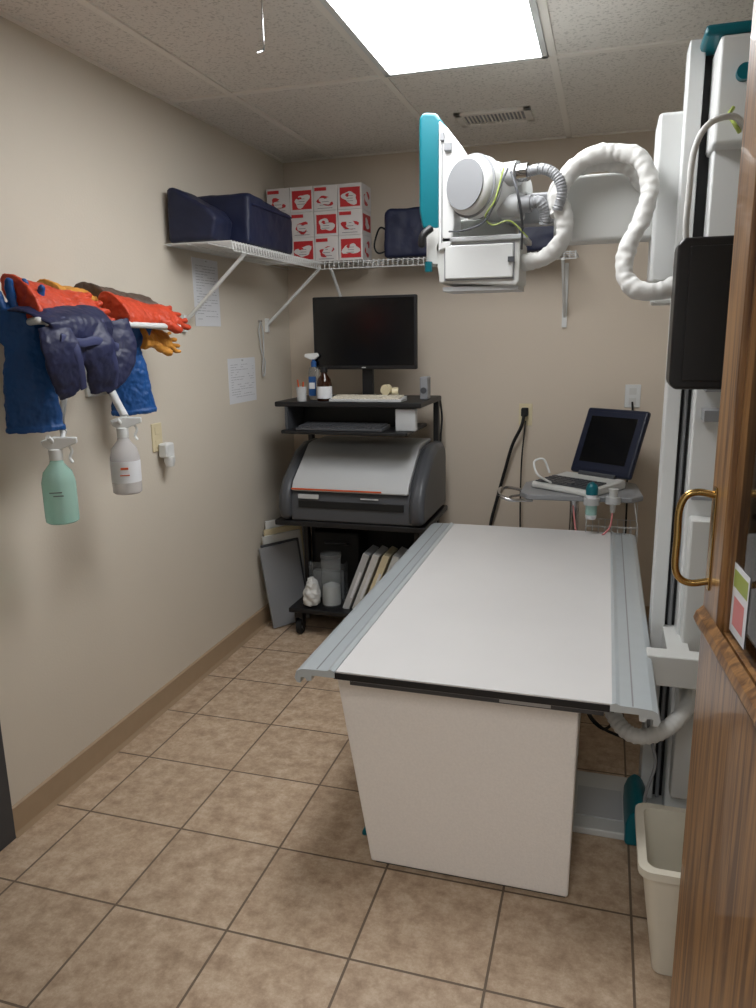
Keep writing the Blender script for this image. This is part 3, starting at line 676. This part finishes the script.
# blue gloves: one with its fingers up over the rack end, the other with only the cuff hanging
glove('blue_glove',(.14,1.785,1.52),(.02,-.05,1),(.75,.66,0),'blue',w=.062,cuff=.25,fl=.085,cf=1.25,flat=.45,thumb=-1)
glove('blue_glove',(.12,2.29,1.50),(0,-.06,1),(.75,.66,0),'blue',w=.056,cuff=.23,fl=.03,cf=1.35,flat=.5)
g=Grp('thyroid_collar_bundle',(.2,1.95,1.5))
P=[]
def cy(p):return (p[0],1.735+(p[1]-1.76)*.82,p[2])
P.append(sweepg([cy(q) for q in[(.10,1.93,1.600),(.20,1.93,1.605),(.262,1.94,1.575),(.266,1.94,1.51),(.255,1.95,1.465)]],[.13,.140,.140,.12,.09],n=24,k=7,flat=.10,up=(1,0,.6)))
P.append(sweepg([cy(q) for q in[(.255,1.80,1.56),(.276,1.80,1.50),(.268,1.83,1.43),(.25,1.87,1.375)]],[.045,.058,.055,.045],n=16,k=7,flat=.26,up=(1,-.4,.1)))
P.append(sweepg([cy(q) for q in[(.262,1.99,1.57),(.282,1.98,1.50),(.275,2.01,1.43),(.255,2.03,1.37)]],[.045,.060,.056,.042],n=16,k=7,flat=.26,up=(1,-.4,.1)))
P.append(sweepg([cy(q) for q in[(.255,2.03,1.385),(.274,2.10,1.43),(.276,2.15,1.50),(.252,2.15,1.58)]],[.032,.040,.046,.046],n=16,k=7,flat=.26,up=(1,-.4,.1)))
v,f=comb(P);ob=mk('folded_vinyl',v,f,'navy2',g)
r=ob.modifiers.new('r','REMESH');r.mode='VOXEL';r.voxel_size=.0032;r.use_smooth_shade=True
t=bpy.data.textures.new('fold','CLOUDS');t.noise_scale=.04
d=ob.modifiers.new('d','DISPLACE');d.texture=t;d.strength=.010;d.mid_level=.5;d.texture_coords='GLOBAL'
for i,pp in enumerate(([(.26,1.84,1.585),(.298,1.84,1.50),(.290,1.87,1.44),(.272,1.90,1.385)],[(.27,2.03,1.58),(.303,2.02,1.50),(.297,2.05,1.44),(.275,2.07,1.38)],[(.285,1.79,1.53),(.292,1.88,1.515),(.294,1.96,1.52),(.296,2.08,1.50)])):
    sweep('binding_strap_%d'%(i+1),[cy(q) for q in pp],.012,'navy3',g,n=10,k=8,flat=.2,up=(1,-.3,.1))
# ------------------------------------------------------------ door
ang=math.atan2(1.45-.60,1.909-1.99)
g=Grp('door_1',(1.99,.60,0),rotz=ang)
Lw=math.hypot(1.45-.60,1.909-1.99)
T=.045;SW=.105
boxes('door_rails',[(0,Lw,-T,0,.008,1.0),(Lw-SW,Lw,-T,0,1.0,2.05),(0,.12,-T,0,1.0,2.05),(.12,Lw-SW,-T,0,1.93,2.05)],'wood',g,bevel=.003)
prism('window_moulding',[(0,.985),(.012,.985),(.016,.995),(.012,1.008),(0,1.02)],'x',.10,Lw-.004,'wood',g) 
boxes('window_stops',[(Lw-SW-.012,Lw-SW,-.034,-.010,1.0,1.93),(.12,.132,-.034,-.010,1.0,1.93),(.12,Lw-SW,-.034,-.01,1.0,1.012)],'wood',g)
box('glass_pane',.125,Lw-SW-.005,-.025,-.019,1.0,1.93,'glass',g)
for sgn,y0 in((1,0.0),(-1,-T)):
    hx=Lw-.03
    sweep('pull_handle_%s'%('room' if sgn>0 else 'hall'),[(hx,y0,1.235),(hx,y0+sgn*.030,1.24),(hx,y0+sgn*.050,1.232),(hx,y0+sgn*.060,1.205),(hx,y0+sgn*.060,1.155),(hx,y0+sgn*.060,1.10),(hx,y0+sgn*.050,1.078),(hx,y0+sgn*.030,1.070),(hx,y0,1.075)],.0065,'brass',g,k=8)
    boxes('handle_plate_%s'%('room' if sgn>0 else 'hall'),[(hx-.010,hx+.010,min(y0,y0+sgn*.003),max(y0,y0+sgn*.003),1.06,1.25)],'brass',g,bevel=.001)
boxes('sticker_paper',[(Lw-.21,Lw-.12,-.018,-.0175,1.02,1.14)],'paper',g)
boxes('sticker_print',[(Lw-.195,Lw-.135,-.0173,-.0170,1.035,1.085)],'pink',g)
boxes('sticker_header',[(Lw-.205,Lw-.125,-.0173,-.0170,1.10,1.13)],'grn',g)
# ------------------------------------------------------------ bin
g=Grp('waste_bin',(1.97,1.76,0))
def rr(x0,x1,y0,y1,z,r,n=5):
    o=[]
    for cx,cy_,a0 in((x1-r,y1-r,0),(x0+r,y1-r,90),(x0+r,y0+r,180),(x1-r,y0+r,270)):
        for i in range(n):
            a=math.radians(a0+90*i/(n-1));o.append((cx+r*math.cos(a),cy_+r*math.sin(a),z))
    return o
XF=lambda v:Vector((v.x+.016,v.y-.03,v.z*.89))
rings=[rr(1.875,2.08,1.68,1.86,.002,.02),rr(1.835,2.11,1.64,1.895,.33,.03),rr(1.825,2.12,1.63,1.905,.33,.03),rr(1.825,2.12,1.63,1.905,.352,.03),rr(1.845,2.10,1.65,1.885,.352,.025),rr(1.845,2.10,1.65,1.885,.33,.025),rr(1.882,2.072,1.688,1.852,.012,.02)]
V=[p for r_ in rings for p in r_];n=len(rings[0]);F=[tuple(range(n))[::-1],tuple(range(6*n,7*n))]
for i in range(6):
    for j in range(n):F.append((i*n+j,i*n+(j+1)%n,(i+1)*n+(j+1)%n,(i+1)*n+j))
mk('bin_shell',V,F,'bin',g,smooth=True)
XF=None
# ------------------------------------------------------------ world, camera
w=bpy.data.worlds.new('w');scn.world=w;w.use_nodes=True
w.node_tree.nodes['Background'].inputs[0].default_value=(1,.99,.98,1);w.node_tree.nodes['Background'].inputs[1].default_value=.6
cam=bpy.data.cameras.new('camera');co=bpy.data.objects.new('camera',cam);scn.collection.objects.link(co)
Rm=Vector((.9581,.2865,-.0154)).normalized();Fw=Vector((-.2829,.9341,-.2182)).normalized()
Up=Rm.cross(Fw).normalized();Rm=Fw.cross(Up).normalized()
m4=Matrix((( Rm.x,Up.x,-Fw.x,1.714),(Rm.y,Up.y,-Fw.y,0),(Rm.z,Up.z,-Fw.z,1.52),(0,0,0,1)))
co.matrix_world=m4
cam.sensor_fit='VERTICAL';cam.sensor_height=24;cam.lens=24*750/1008;cam.clip_start=.02
scn.camera=co
scn.view_settings.view_transform='Standard'
